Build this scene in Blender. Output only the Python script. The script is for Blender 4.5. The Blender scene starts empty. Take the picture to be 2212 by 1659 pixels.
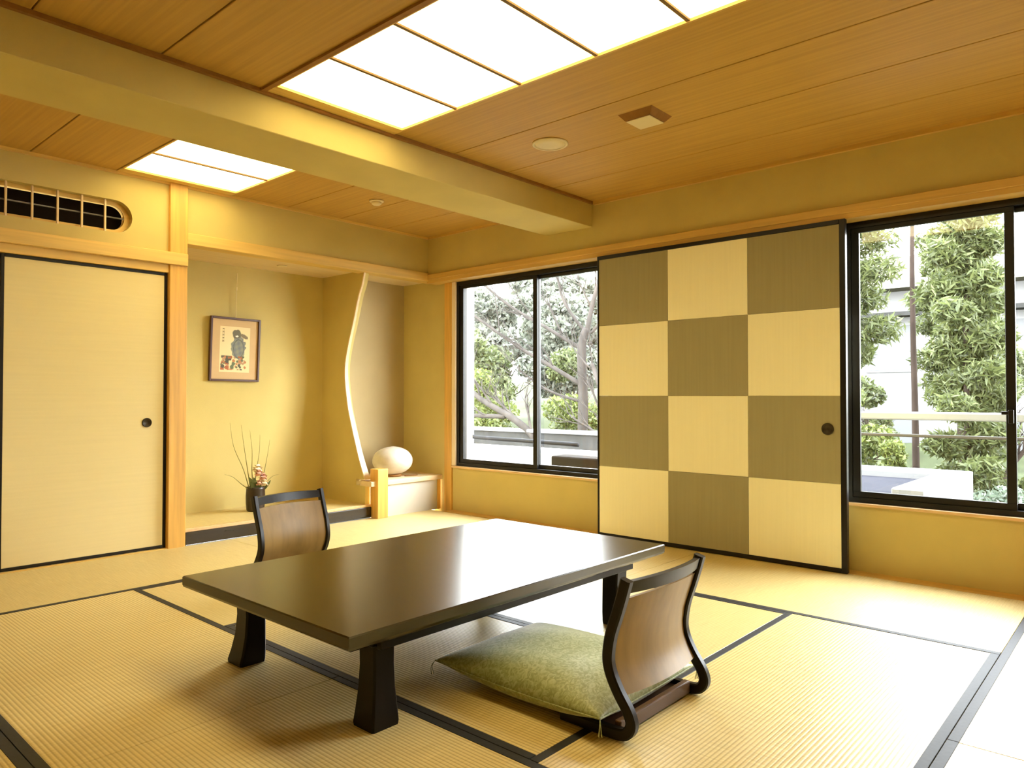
import bpy, bmesh, math, random
import numpy as np
from mathutils import Vector, Matrix
random.seed(7)
S = bpy.context.scene
COL = S.collection
PI = math.pi

# ------------------------------------------------------------------ camera, sky, exposure
cam_d = bpy.data.cameras.new('camera'); cam_d.sensor_width = 36; cam_d.lens = 1572.1/2212*36
cam_d.clip_start = .05; cam_d.clip_end = 300
cam = bpy.data.objects.new('camera', cam_d); COL.objects.link(cam)
cam.location = (-4.336, -4.892, .999)
cam.rotation_euler = (PI/2+.0169, 0, -.8406)
S.camera = cam
S.view_settings.view_transform = 'Standard'; S.view_settings.look = 'None'
S.view_settings.gamma = 1; S.view_settings.use_curve_mapping = False
S.view_settings.exposure = 0.06
S.cycles.use_denoising = True
S.cycles.max_bounces = 10; S.cycles.diffuse_bounces = 6; S.cycles.glossy_bounces = 4
S.cycles.transparent_max_bounces = 16; S.cycles.caustics_reflective = False; S.cycles.caustics_refractive = False
SKY = 34.0
LAMP = 6.2
w = bpy.data.worlds.new('overcast_sky'); S.world = w; w.use_nodes = True
nt = w.node_tree; bg = nt.nodes['Background']
tc = nt.nodes.new('ShaderNodeTexCoord'); sx = nt.nodes.new('ShaderNodeSeparateXYZ')
cr = nt.nodes.new('ShaderNodeValToRGB')
nt.links.new(tc.outputs['Generated'], sx.inputs[0]); nt.links.new(sx.outputs['Z'], cr.inputs[0])
cr.color_ramp.elements[0].position = 0; cr.color_ramp.elements[0].color = (1, 1, 1, 1)
cr.color_ramp.elements[1].position = 1; cr.color_ramp.elements[1].color = (.80, .87, 1, 1)
nt.links.new(cr.outputs[0], bg.inputs[0]); bg.inputs[1].default_value = SKY

# ------------------------------------------------------------------ materials
def newmat(name):
    m = bpy.data.materials.new(name); m.use_nodes = True
    return m, m.node_tree, m.node_tree.nodes['Principled BSDF']
def pbr(name, c, rough=.6, spec=.5, vary=0., scale=(6, 6, 6), bump=0., bscale=None, coat=0., metal=0., c2=None, detail=4):
    m, t, b = newmat(name); N = t.nodes.new; L = t.links.new
    b.inputs['Base Color'].default_value = (*c, 1); b.inputs['Roughness'].default_value = rough
    b.inputs['Specular IOR Level'].default_value = spec; b.inputs['Metallic'].default_value = metal
    b.inputs['Coat Weight'].default_value = coat; b.inputs['Coat Roughness'].default_value = .2
    if vary or c2 or bump:
        co = N('ShaderNodeTexCoord'); mp = N('ShaderNodeMapping'); mp.inputs['Scale'].default_value = scale
        L(co.outputs['Object'], mp.inputs[0])
        no = N('ShaderNodeTexNoise'); no.inputs['Scale'].default_value = 1; no.inputs['Detail'].default_value = detail
        L(mp.outputs[0], no.inputs['Vector'])
        if vary or c2:
            r = N('ShaderNodeValToRGB'); L(no.outputs[0], r.inputs[0])
            r.color_ramp.elements[0].position = .34; r.color_ramp.elements[1].position = .66
            r.color_ramp.elements[0].color = (*[x*(1-vary) for x in c], 1)
            r.color_ramp.elements[1].color = (*(c2 or [min(1, x*(1+vary)) for x in c]), 1)
            L(r.outputs[0], b.inputs['Base Color'])
        if bump:
            bu = N('ShaderNodeBump'); bu.inputs['Strength'].default_value = bump; bu.inputs['Distance'].default_value = .002
            if bscale:
                mp2 = N('ShaderNodeMapping'); mp2.inputs['Scale'].default_value = bscale; L(co.outputs['Object'], mp2.inputs[0])
                n2 = N('ShaderNodeTexNoise'); n2.inputs['Scale'].default_value = 1; n2.inputs['Detail'].default_value = 2
                L(mp2.outputs[0], n2.inputs['Vector']); L(n2.outputs[0], bu.inputs['Height'])
            else: L(no.outputs[0], bu.inputs['Height'])
            L(bu.outputs[0], b.inputs['Normal'])
    return m
M = {}
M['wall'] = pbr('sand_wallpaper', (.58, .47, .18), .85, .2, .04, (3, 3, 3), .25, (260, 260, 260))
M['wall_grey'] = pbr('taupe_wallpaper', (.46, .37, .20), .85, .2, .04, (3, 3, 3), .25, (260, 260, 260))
M['plank_y'] = pbr('ceiling_cedar', (.50, .30, .07), .55, .35, .08, (55, 1.2, 55), .12)
M['wood_x'] = pbr('hinoki_along_x', (.70, .475, .14), .45, .4, .10, (1.5, 40, 40), .1)
M['wood_y'] = pbr('hinoki_along_y', (.62, .395, .11), .45, .4, .10, (40, 1.5, 40), .1)
M['wood_z'] = pbr('hinoki_upright', (.68, .40, .095), .4, .4, .14, (30, 30, 1.6), .1)
M['jamb_wood'] = pbr('pale_jamb_wood', (.84, .72, .56), .5, .4, .05, (30, 30, 3))
M['divider_wood'] = pbr('luminaire_divider_wood', (.22, .13, .05), .6, .3)
M['kerb_white'] = pbr('white_rendered_kerb', (.30, .30, .30), .7, .1)
M['wood_pale'] = pbr('pale_spruce', (.74, .58, .36), .5, .4, .06, (3, 30, 30), .08)
M['wood_dark'] = pbr('dark_ceiling_batten', (.30, .14, .035), .6, .3, .1, (20, 20, 20))
M['sill_wood'] = pbr('sill_pale_wood', (.74, .50, .26), .4, .4, .08, (30, 2, 30))
M['black'] = pbr('black_lacquer', (.008, .006, .005), .35, .3)
M['kamachi'] = pbr('dark_lacquered_sill', (.028, .018, .008), .25, .5, .2, (2, 20, 20))
M['alu'] = pbr('black_anodised_aluminium', (.008, .007, .006), .42, .3)
M['alu_grey'] = pbr('grey_aluminium', (.03, .03, .032), .35, .5, metal=.4)
M['fusuma'] = pbr('cream_fusuma_paper', (.75, .64, .34), .8, .2, .015, (2, 2, 60), .2, (250, 250, 250))
M['yellow_sq'] = pbr('straw_yellow_paper', (.94, .90, .68), .8, .2, .012, (2, 60, 2), .08, (250, 250, 250))
M['olive_sq'] = pbr('olive_grey_paper', (.34, .305, .185), .8, .2, .03, (2, 60, 2), .10, (250, 250, 250))
M['pull'] = pbr('oxidised_pull', (.035, .025, .012), .45, .5, metal=.5)
M['lac_top'] = pbr('dark_lacquer_table', (.024, .016, .003), .22, .5, .18, (3, 30, 30), .03, None, coat=.35)
M['lac_leg'] = pbr('dark_lacquer_leg', (.005, .003, .002), .32, .22, .2, (20, 20, 3))
M['chair_wood'] = pbr('dark_walnut_bentwood', (.006, .0035, .002), .36, .3, .25, (15, 15, 15))
M['chair_back'] = pbr('tan_backrest_wood', (.25, .155, .045), .42, .45, .15, (20, 20, 2.5), .05)
M['seat_ply'] = pbr('seat_board_wood', (.10, .05, .02), .45, .45, .15, (3, 20, 20))
M['heri'] = pbr('black_tatami_border', (.013, .013, .012), .6, .4, .2, (60, 60, 60), .2)
M['heri_dark'] = M['heri']
M['ceramic'] = pbr('white_washi_shell', (.60, .54, .44), .5, .4, .10, (9, 9, 14), .9, (16, 16, 30))
M['panel_white'] = pbr('off_white_panel', (.62, .58, .50), .6, .3)
M['white_paint'] = pbr('white_outdoor_paint', (.13, .13, .132), .6, .05, .03, (2, 2, 2))
M['concrete'] = pbr('outdoor_concrete', (.022, .022, .021), .9, .05, .15, (5, 5, 5))
M['stone_block'] = pbr('brown_stone', (.012, .0095, .0075), .9, .05, .25, (14, 14, 14))
M['roofgrey'] = pbr('grey_roofing', (.014, .014, .018), .9, .05, .1, (3, 3, 3))
M['bark_pale'] = pbr('pale_bark', (.032, .028, .025), .9, .05, .25, (9, 9, 3))
M['bark_dark'] = pbr('brown_bark', (.022, .016, .013), .9, .05, .25, (9, 9, 3))
M['earth'] = pbr('garden_ground', (.035, .042, .020), .95, .1, .35, (1.2, 1.2, 1.2))
M['vase'] = pbr('dark_glazed_vase', (.030, .018, .012), .3, .5, .2, (10, 10, 10))
M['stem'] = pbr('grass_stem', (.28, .25, .08), .7, .3)
M['petal'] = pbr('pink_petal', (.62, .28, .20), .6, .3, .15, (30, 30, 30), c2=(.80, .55, .42))
M['petal_pale'] = pbr('cream_petal', (.85, .74, .55), .6, .3, .1, (30, 30, 30))
M['frame_brown'] = pbr('dark_picture_frame', (.07, .020, .009), .35, .5)
M['mount'] = pbr('tan_picture_mount', (.62, .44, .24), .85, .2, .03, (8, 8, 8))
M['plastic'] = pbr('cream_plastic', (.74, .62, .38), .5, .4)
M['cord'] = pbr('pale_cord', (.75, .65, .35), .7, .3)
M['painted_dark'] = pbr('painted_opening_shade', (.010, .006, .004), .9, .1)  # near-black colour standing in for shade inside the transom
M['rail_grey'] = pbr('weathered_grey_rail', (.014, .014, .015), .8, .1)
M['pane_pale'] = pbr('pale_far_window', (.070, .072, .076), .5, .2)
M['steel'] = pbr('galvanised_steel', (.14, .14, .13), .4, .5, metal=.3)
M['rail_dark'] = pbr('dark_bronze_rail', (.02, .016, .010), .5, .4)
def leafmat(name, c, c2):
    m, t, b = newmat(name); N = t.nodes.new; L = t.links.new
    g = N('ShaderNodeNewGeometry'); r = N('ShaderNodeValToRGB'); L(g.outputs['Random Per Island'], r.inputs[0])
    r.color_ramp.elements[0].color = (*c, 1); r.color_ramp.elements[1].color = (*c2, 1)
    L(r.outputs[0], b.inputs['Base Color']); b.inputs['Roughness'].default_value = .6
    tr = N('ShaderNodeBsdfTranslucent'); L(r.outputs[0], tr.inputs[0]); mx = N('ShaderNodeMixShader'); mx.inputs[0].default_value = .45
    L(b.outputs[0], mx.inputs[1]); L(tr.outputs[0], mx.inputs[2]); L(mx.outputs[0], t.nodes['Material Output'].inputs[0])
    return m
M['leaf_green'] = leafmat('bright_green_leaves', (.036, .052, .008), (.125, .145, .034))
M['leaf_mid'] = leafmat('mid_green_leaves', (.036, .046, .014), (.105, .122, .048))
M['leaf_hazed'] = leafmat('hazed_grey_green_leaves', (.070, .078, .056), (.140, .148, .118))  # distant haze painted into the leaf colour of the far trees
M['needle'] = leafmat('pine_needles', (.032, .042, .010), (.10, .118, .038))
M['leaf_blue'] = leafmat('blue_green_leaves', (.055, .074, .050), (.11, .135, .095))
def glassmat():
    m, t, b = newmat('window_glass'); N = t.nodes.new; L = t.links.new
    tr = N('ShaderNodeBsdfTransparent'); tr.inputs[0].default_value = (.97, .985, .975, 1)
    gl = N('ShaderNodeBsdfGlossy'); gl.inputs['Roughness'].default_value = 0
    lw = N('ShaderNodeLayerWeight'); lw.inputs[0].default_value = .5
    pw_ = N('ShaderNodeMath'); pw_.operation = 'POWER'; pw_.inputs[1].default_value = 5; L(lw.outputs['Facing'], pw_.inputs[0])
    fr = N('ShaderNodeMath'); fr.operation = 'MULTIPLY_ADD'; fr.inputs[1].default_value = .9; fr.inputs[2].default_value = .04; L(pw_.outputs[0], fr.inputs[0])
    mx = N('ShaderNodeMixShader'); L(fr.outputs[0], mx.inputs[0]); L(tr.outputs[0], mx.inputs[1]); L(gl.outputs[0], mx.inputs[2])
    L(mx.outputs[0], t.nodes['Material Output'].inputs[0]); return m
M['glass'] = glassmat()
def lampmat():
    m, t, b = newmat('lit_shoji_diffuser')
    b.inputs['Base Color'].default_value = (.85, .8, .65, 1)
    b.inputs['Emission Color'].default_value = (1, .80, .37, 1); b.inputs['Emission Strength'].default_value = LAMP
    return m
M['lamp'] = lampmat()
M['lens'] = lampmat(); M['lens'].name = 'lit_downlight_lens'; M['lens'].node_tree.nodes['Principled BSDF'].inputs['Emission Strength'].default_value = 30
def tatamimat():
    m, t, b = newmat('woven_rush'); N = t.nodes.new; L = t.links.new
    co = N('ShaderNodeTexCoord'); sp = N('ShaderNodeSeparateXYZ'); L(co.outputs['Object'], sp.inputs[0])
    mu = N('ShaderNodeMath'); mu.operation = 'MULTIPLY'; mu.inputs[1].default_value = 2*PI/.0135; L(sp.outputs['Y'], mu.inputs[0])
    si = N('ShaderNodeMath'); si.operation = 'SINE'; L(mu.outputs[0], si.inputs[0])
    ab = N('ShaderNodeMath'); ab.operation = 'MULTIPLY_ADD'; ab.inputs[1].default_value = .5; ab.inputs[2].default_value = .5; L(si.outputs[0], ab.inputs[0])
    mp = N('ShaderNodeMapping'); mp.inputs['Scale'].default_value = (260, 8, 1); L(co.outputs['Object'], mp.inputs[0])
    no = N('ShaderNodeTexNoise'); no.inputs['Scale'].default_value = 1; no.inputs['Detail'].default_value = 3; L(mp.outputs[0], no.inputs['Vector'])
    big = N('ShaderNodeTexNoise'); big.inputs['Scale'].default_value = 1.7; L(co.outputs['Object'], big.inputs['Vector'])
    r = N('ShaderNodeValToRGB'); L(no.outputs[0], r.inputs[0])
    r.color_ramp.elements[0].position = .3; r.color_ramp.elements[1].position = .7
    r.color_ramp.elements[0].color = (.63, .49, .19, 1); r.color_ramp.elements[1].color = (.77, .63, .285, 1)
    mx = N('ShaderNodeMix'); mx.data_type = 'RGBA'; mx.blend_type = 'MULTIPLY'; mx.inputs['Factor'].default_value = 1
    r2 = N('ShaderNodeValToRGB'); L(ab.outputs[0], r2.inputs[0])
    r2.color_ramp.elements[0].color = (.66, .61, .52, 1); r2.color_ramp.elements[1].position = .5; r2.color_ramp.elements[1].color = (1, 1, 1, 1)
    L(r.outputs[0], mx.inputs[6]); L(r2.outputs[0], mx.inputs[7])
    mx2 = N('ShaderNodeMix'); mx2.data_type = 'RGBA'; mx2.blend_type = 'MULTIPLY'; mx2.inputs['Factor'].default_value = 1
    r3 = N('ShaderNodeValToRGB'); L(big.outputs[0], r3.inputs[0]); r3.color_ramp.elements[0].position = .35; r3.color_ramp.elements[1].position = .65
    r3.color_ramp.elements[0].color = (.93, .93, .93, 1); r3.color_ramp.elements[1].color = (1, 1, 1, 1)
    L(mx.outputs[2], mx2.inputs[6]); L(r3.outputs[0], mx2.inputs[7]); L(mx2.outputs[2], b.inputs['Base Color'])
    bu = N('ShaderNodeBump'); bu.inputs['Strength'].default_value = .35; bu.inputs['Distance'].default_value = .0015
    L(ab.outputs[0], bu.inputs['Height']); L(bu.outputs[0], b.inputs['Normal'])
    b.inputs['Roughness'].default_value = .42; b.inputs['Specular IOR Level'].default_value = .65
    return m
M['tatami'] = tatamimat()
def cushionmat():
    m, t, b = newmat('green_damask'); N = t.nodes.new; L = t.links.new
    co = N('ShaderNodeTexCoord'); no = N('ShaderNodeTexNoise'); no.inputs['Scale'].default_value = 38; no.inputs['Detail'].default_value = 8; no.inputs['Distortion'].default_value = 2.5
    L(co.outputs['Object'], no.inputs['Vector'])
    r = N('ShaderNodeValToRGB'); L(no.outputs[0], r.inputs[0]); r.color_ramp.elements[0].position = .4; r.color_ramp.elements[1].position = .62
    r.color_ramp.elements[0].color = (.24, .28, .11, 1); r.color_ramp.elements[1].color = (.40, .45, .24, 1)
    L(r.outputs[0], b.inputs['Base Color']); b.inputs['Roughness'].default_value = .5
    b.inputs['Sheen Weight'].default_value = .5; b.inputs['Sheen Roughness'].default_value = .4
    b.inputs['Specular IOR Level'].default_value = .5
    r4 = N('ShaderNodeMath'); r4.operation = 'MULTIPLY_ADD'; r4.inputs[1].default_value = -.35; r4.inputs[2].default_value = .65
    L(no.outputs[0], r4.inputs[0]); L(r4.outputs[0], b.inputs['Roughness'])
    bu = N('ShaderNodeBump'); bu.inputs['Strength'].default_value = .25; bu.inputs['Distance'].default_value = .002
    L(no.outputs[0], bu.inputs['Height']); L(bu.outputs[0], b.inputs['Normal'])
    return m
M['cushion'] = cushionmat()
def printmat():
    m, t, b = newmat('picture_print'); a = t.nodes.new('ShaderNodeVertexColor'); a.layer_name = 'Col'
    t.links.new(a.outputs[0], b.inputs['Base Color']); b.inputs['Roughness'].default_value = .8; return m
M['print'] = printmat()

# ------------------------------------------------------------------ mesh helpers
def BM(): return bmesh.new()
def box(bm, x0, x1, y0, y1, z0, z1, bev=0, seg=2):
    r = bmesh.ops.create_cube(bm, size=1, matrix=Matrix.Translation(((x0+x1)/2, (y0+y1)/2, (z0+z1)/2)) @ Matrix.Diagonal((abs(x1-x0), abs(y1-y0), abs(z1-z0), 1)))
    if bev:
        es = {e for v in r['verts'] for e in v.link_edges}
        bmesh.ops.bevel(bm, geom=list(es), offset=bev, segments=seg, affect='EDGES', profile=.5)
    return bm
def prism(bm, pts, a, axis, t0, t1):
    """extrude the 2-D outline pts along an axis; axis 'x': pts are (y,z); 'y': (x,z); 'z': (x,y)"""
    def P(p, t): return {'x': (t, p[0], p[1]), 'y': (p[0], t, p[1]), 'z': (p[0], p[1], t)}[axis]
    A = [bm.verts.new(P(p, t0)) for p in pts]; B = [bm.verts.new(P(p, t1)) for p in pts]
    n = len(pts); bm.faces.new(A); bm.faces.new(B[::-1])
    for i in range(n): bm.faces.new((A[i], B[i], B[(i+1) % n], A[(i+1) % n]))
    bmesh.ops.recalc_face_normals(bm, faces=bm.faces[:]); return bm
def tube(bm, pts, rad, n=8, cap=True):
    pts = [Vector(p) for p in pts]; rings = []
    if not hasattr(rad, '__len__'): rad = [rad]*len(pts)
    up = None
    for i, p in enumerate(pts):
        d = (pts[min(i+1, len(pts)-1)]-pts[max(i-1, 0)]).normalized()
        if up is None: up = Vector((0, 0, 1)) if abs(d.z) < .9 else Vector((1, 0, 0))
        a = d.cross(up).normalized(); u = a.cross(d).normalized(); up = u
        rings.append([bm.verts.new(p+(a*math.cos(2*PI*k/n)+u*math.sin(2*PI*k/n))*rad[i]) for k in range(n)])
    for r0, r1 in zip(rings, rings[1:]):
        for k in range(n): bm.faces.new((r0[k], r0[(k+1) % n], r1[(k+1) % n], r1[k]))
    if cap: bm.faces.new(rings[0][::-1]); bm.faces.new(rings[-1])
    return bm
def sweep(bm, path, wdt, thk, x):
    """rectangular section swept along a (y,z) path in the plane x; rounded slightly by a bevel later"""
    rings = []
    for i, (y, z) in enumerate(path):
        a = path[max(i-1, 0)]; b = path[min(i+1, len(path)-1)]
        d = Vector((b[0]-a[0], b[1]-a[1])).normalized(); n = Vector((-d.y, d.x))
        h = thk/2; q = wdt/2; c = .3
        sec = [(-q, -h*(1-c)), (-q*(1-c), -h), (q*(1-c), -h), (q, -h*(1-c)), (q, h*(1-c)), (q*(1-c), h), (-q*(1-c), h), (-q, h*(1-c))]
        rings.append([bm.verts.new((x+s, y+n.x*t, z+n.y*t)) for s, t in sec])
    m = 8
    for r0, r1 in zip(rings, rings[1:]):
        for k in range(m): bm.faces.new((r0[k], r0[(k+1) % m], r1[(k+1) % m], r1[k]))
    bm.faces.new(rings[0][::-1]); bm.faces.new(rings[-1])
    bmesh.ops.recalc_face_normals(bm, faces=bm.faces[:]); return bm
def catmull(P, n=6):
    out = []
    for i in range(len(P)-1):
        p0 = P[max(i-1, 0)]; p1 = P[i]; p2 = P[i+1]; p3 = P[min(i+2, len(P)-1)]
        for k in range(n):
            t = k/n
            out.append(tuple(.5*((2*b)+(-a+c)*t+(2*a-5*b+4*c-d)*t*t+(-a+3*b-3*c+d)*t**3) for a, b, c, d in zip(p0, p1, p2, p3)))
    out.append(tuple(P[-1])); return out
def lathe(bm, prof, n=32, loc=(0, 0, 0), squash=None):
    rings = []
    for r, z in prof:
        rings.append([bm.verts.new((loc[0]+r*math.cos(2*PI*k/n), loc[1]+r*math.sin(2*PI*k/n), loc[2]+z)) for k in range(n)])
    for a, b in zip(rings, rings[1:]):
        for k in range(n): bm.faces.new((a[k], a[(k+1) % n], b[(k+1) % n], b[k]))
    bm.faces.new(rings[0][::-1]); bm.faces.new(rings[-1]); return bm
def obj(name, bm, mat, parent=None, smooth=False, loc=None):
    me = bpy.data.meshes.new(name); bm.normal_update(); bm.to_mesh(me); bm.free()
    me.materials.append(M[mat] if isinstance(mat, str) else mat)
    if smooth:
        for p in me.polygons: p.use_smooth = True
    o = bpy.data.objects.new(name, me); COL.objects.link(o)
    if parent: o.parent = parent
    if loc: o.location = loc
    return o
def smooth_angle(o, ang=40):
    me = o.data
    for p in me.polygons: p.use_smooth = True
    b = bmesh.new(); b.from_mesh(me)
    for e in b.edges: e.smooth = (len(e.link_faces) == 2 and e.calc_face_angle(0) < math.radians(ang))
    b.to_mesh(me); b.free(); return o
def raw(name, verts, faces, mat, parent=None):
    me = bpy.data.meshes.new(name); me.from_pydata(verts, [], faces); me.materials.append(M[mat])
    o = bpy.data.objects.new(name, me); COL.objects.link(o)
    if parent: o.parent = parent
    return o
def struct(name, bm, mat, parent=None, label=None):
    o = obj(name, bm, mat, parent)
    if not parent:
        o['kind'] = 'structure'
        if label: o['label'] = label
    return o
def sempty(name, label=None):
    o = bpy.data.objects.new(name, None); COL.objects.link(o); o['kind'] = 'structure'
    if label: o['label'] = label
    return o
def tag(o, label, cat, group=None):
    o['label'] = label; o['category'] = cat
    if group: o['group'] = group
    return o
def thing(name, label, cat, loc=(0, 0, 0), rz=0, group=None):
    o = bpy.data.objects.new(name, None); COL.objects.link(o); o.location = loc; o.rotation_euler = (0, 0, rz)
    o.empty_display_size = .1
    return tag(o, label, cat, group)

# ------------------------------------------------------------------ room shell
XW, YB = -5.6, -6.7           # far sides of the room behind the camera
ZC = 2.416; ZB = 2.234        # ceiling and beam underside
PX = .10                      # plane of the windows
fl = struct('floor', box(BM(), XW, .1, YB, .02, -.12, -.031), 'seat_ply')
HW = .031
def tatami(x0, x1, y0, y1, along, b0=True, b1=True):
    """one mat; its long axis is the local X; b0/b1: borders on the low / high side of the local Y"""
    if along == 'x': L, Wd, rz = x1-x0, y1-y0, 0
    else: L, Wd, rz = y1-y0, x1-x0, PI/2
    g = .0012
    bm = box(BM(), -L/2+g, L/2-g, -Wd/2+g, Wd/2-g, -.03, 0, .0012, 1)
    o = obj('tatami_mat', bm, 'tatami', fl); o.location = ((x0+x1)/2, (y0+y1)/2, 0); o.rotation_euler = (0, 0, rz)
    for on, s in ((b0, -1), (b1, 1)):
        if on:
            ya, yb = sorted((s*(Wd/2-g), s*(Wd/2-HW)))
            b = obj('cloth_border', box(BM(), -L/2+g, L/2-g, ya, yb, -.004, .0014, .0008, 1), 'heri', o)
A_, B_, C_, D_ = -.92, -1.865, -3.58, -4.41
X1, X2, X3, X4 = -.97, -1.905, -2.80, -3.723
tatami(-1.85, -.02, A_, -.02, 'x', True, False); tatami(-3.70, -1.85, A_, -.02, 'x', True, False); tatami(XW, -3.70, A_, -.02, 'x', True, False)
tatami(X1, -.005, -2.66, A_, 'y', False, True); tatami(X1, -.005, D_, -2.66, 'y', False, True)
tatami(X3, X1, B_, A_, 'x'); tatami(X3, X2, C_, B_, 'y'); tatami(X2, X1, C_, B_, 'y'); tatami(X3, X1, D_, C_, 'x')
tatami(X4, X3, -2.69, A_, 'y'); tatami(X4, X3, D_, -2.69, 'y')
tatami(X4-.9, X4, -2.69, A_, 'y'); tatami(X4-.9, X4, D_, -2.69, 'y'); tatami(XW, X4-.9, -2.69, A_, 'y'); tatami(XW, X4-.9, D_, -2.69, 'y')
for y0, y1 in ((D_-.91, D_), (D_-1.82, D_-.91)):
    tatami(-1.90, -.005, y0, y1, 'x'); tatami(-3.74, -1.90, y0, y1, 'x'); tatami(XW, -3.74, y0, y1, 'x')
box_b = box(BM(), XW, 0, YB, D_-1.82, -.03, 0); struct('trim_1', box_b, 'wood_x')

# ceiling slab and boards (boards run along y), seams as recessed gaps
ce = struct('ceiling', box(BM(), XW, .35, YB, .9, ZC+.03, ZC+.12), 'wood_dark')
def board(x0, x1, y0, y1):
    g = .0035
    obj('ceiling_board', box(BM(), x0+g, x1-g, y0, y1, ZC, ZC+.03, .002, 1), 'plank_y', ce)
xs = [0, -.475, -.94, -1.41, -1.853]; xl = [-2.607, -3.075, -3.54, -4.01, -4.48, -4.95, XW]
YL0, NP, PW = -1.885, 7, .4215       # big luminaire: start, panels, pitch
YL1 = YL0-NP*PW
for a, b in list(zip(xs, xs[1:]))+list(zip(xl, xl[1:])):
    board(b, a, YB, -1.80); board(b, a, -1.37, 0)
board(-2.607, -1.853, YB, YL1-.03)
# beam with shallow wood battens where it meets the ceiling
struct('trim_2', box(BM(), XW, 0, -1.796, -1.365, ZB, ZC+.03, .003, 1), 'wall', label='boxed ceiling beam papered like the walls')
struct('trim_3', box(BM(), XW, 0, -1.818, -1.796, ZC-.018, ZC), 'wood_dark')
struct('trim_23', box(BM(), -2.632, -2.608, YB, -1.82, ZC-.012, ZC), 'wood_dark')
struct('trim_4', box(BM(), XW, 0, -1.365, -1.345, ZC-.014, ZC), 'wood_dark')
struct('trim_5', box(BM(), -.022, 0, YB, -1.818, ZC-.026, ZC), 'wood_y')
struct('trim_6', box(BM(), -.018, 0, -1.345, 0, ZC-.018, ZC), 'wood_y')
struct('trim_7', box(BM(), XW, -.018, -.018, 0, ZC-.018, ZC), 'wood_x')

# window wall (x >= 0): upper drop wall, lintel, low wall under the sills
WR = sempty('wall_right')
def wpart(n, bm, m): return obj(n, bm, m, WR)
wpart('upper_wall', box(BM(), 0, .30, YB, .0, 2.075, ZC+.03), 'wall')
wpart('low_wall', box(BM(), PX, .30, -1.90, -.22, -.03, .372), 'wall')
wpart('low_wall', box(BM(), PX, .30, -5.2, -3.52, -.03, .372), 'wall')
wpart('pier', box(BM(), PX, .30, -3.52, -1.90, -.03, 2.03), 'wall')
wpart('pier', box(BM(), PX, .30, YB, -5.2, -.03, 2.03), 'wall')
LT = sempty('trim_8', 'wooden lintel running above the windows')
obj('lintel', box(BM(), -.022, .0, YB, -.0, 2.035, 2.082, .003, 1), 'wood_y', LT)
obj('lintel_underside', box(BM(), -.012, .30, YB, -.0, 2.005, 2.035), 'wood_y', LT)
obj('lintel_underside', box(BM(), .0, .30, YB, -.0, 2.035, 2.075), 'wood_y', LT)
struct('trim_9', box(BM(), -.005, PX, -5.2, -.22, -.03, .0015), 'wood_y', label='wooden floor strip below the window wall')
def sill(y0, y1, n):
    s = struct(n, box(BM(), PX-.022, PX+.10, y0, y1, .372, .390, .004, 2), 'sill_wood')
sill(-1.90, -.222, 'trim_10'); sill(-5.2, -3.52, 'trim_11')
# pillar at the alcove corner and window jamb
struct('trim_12', box(BM(), .085, .30, -.215, -.125, -.03, 2.005, .004, 2), 'wood_z', label='slim wooden corner pillar between alcove and window')
struct('trim_13', box(BM(), PX-.01, .30, -.262, -.216, .392, 2.005), 'jamb_wood', label='pale wooden window jamb')
# low wooden casing on the right edge
tg = sempty('trim_14', 'low wooden casing at the right end of the window wall')
obj('casing_panel', box(BM(), -.085, PX-.03, -6.2, -4.425, .002, .372), 'wood_z', tg)
obj('casing_edge', box(BM(), -.092, -.0, -4.425, -4.40, .002, .372, .004, 2), 'sill_wood', tg)
obj('casing_top', box(BM(), -.10, PX-.025, -6.2, -4.39, .372, .392, .006, 2), 'sill_wood', tg)

def window(name, y0, y1, ym, latch):
    w_ = sempty(name)
    z0, z1 = .392, 2.004; xa, xb = PX+.005, PX+.10
    f = obj('window_frame', box(BM(), xa, xb, y0, y1, z0, z0+.028), 'alu', w_)
    for bx in ((xa, xb, y0, y1, z1-.035, z1), (xa, xb, y0, y0+.03, z0+.028, z1-.035), (xa, xb, y1-.03, y1, z0+.028, z1-.035)):
        obj('window_frame', box(BM(), *bx), 'alu', w_)
    for k, (a, b, xc) in enumerate(((ym-.02, y1-.03, PX+.025), (y0+.03, ym+.028, PX+.06))):
        s = bpy.data.objects.new('sash', None)
        bm = BM(); t = .011
        for bx in ((xc-t, xc+t, a, b, z0+.028, z0+.062), (xc-t, xc+t, a, b, z1-.062, z1-.035),
                   (xc-t, xc+t, a, a+.042, z0+.062, z1-.062), (xc-t, xc+t, b-.042, b, z0+.062, z1-.062)):
            box(bm, *bx, .001, 1)
        so = obj('sash', bm, 'alu' if k == 0 else 'alu_grey' if latch == 0 else 'alu', w_)
        obj('glass_pane', box(BM(), xc-.002, xc+.002, a+.042, b-.042, z0+.062, z1-.062), 'glass', so)
        if latch and k == 0:
            lb = BM(); box(lb, xc-.032, xc-t, a+.008, a+.032, .86, .93, .004, 2); box(lb, xc-.028, xc-.016, a+.02, a+.062, .905, .922, .003, 2)
            obj('window_latch', lb, 'black', so)
    return w_
window('window_1', -1.90, -.264, -1.155, 0)
window('window_2', -5.2, -3.52, -4.315, 1)

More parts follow.
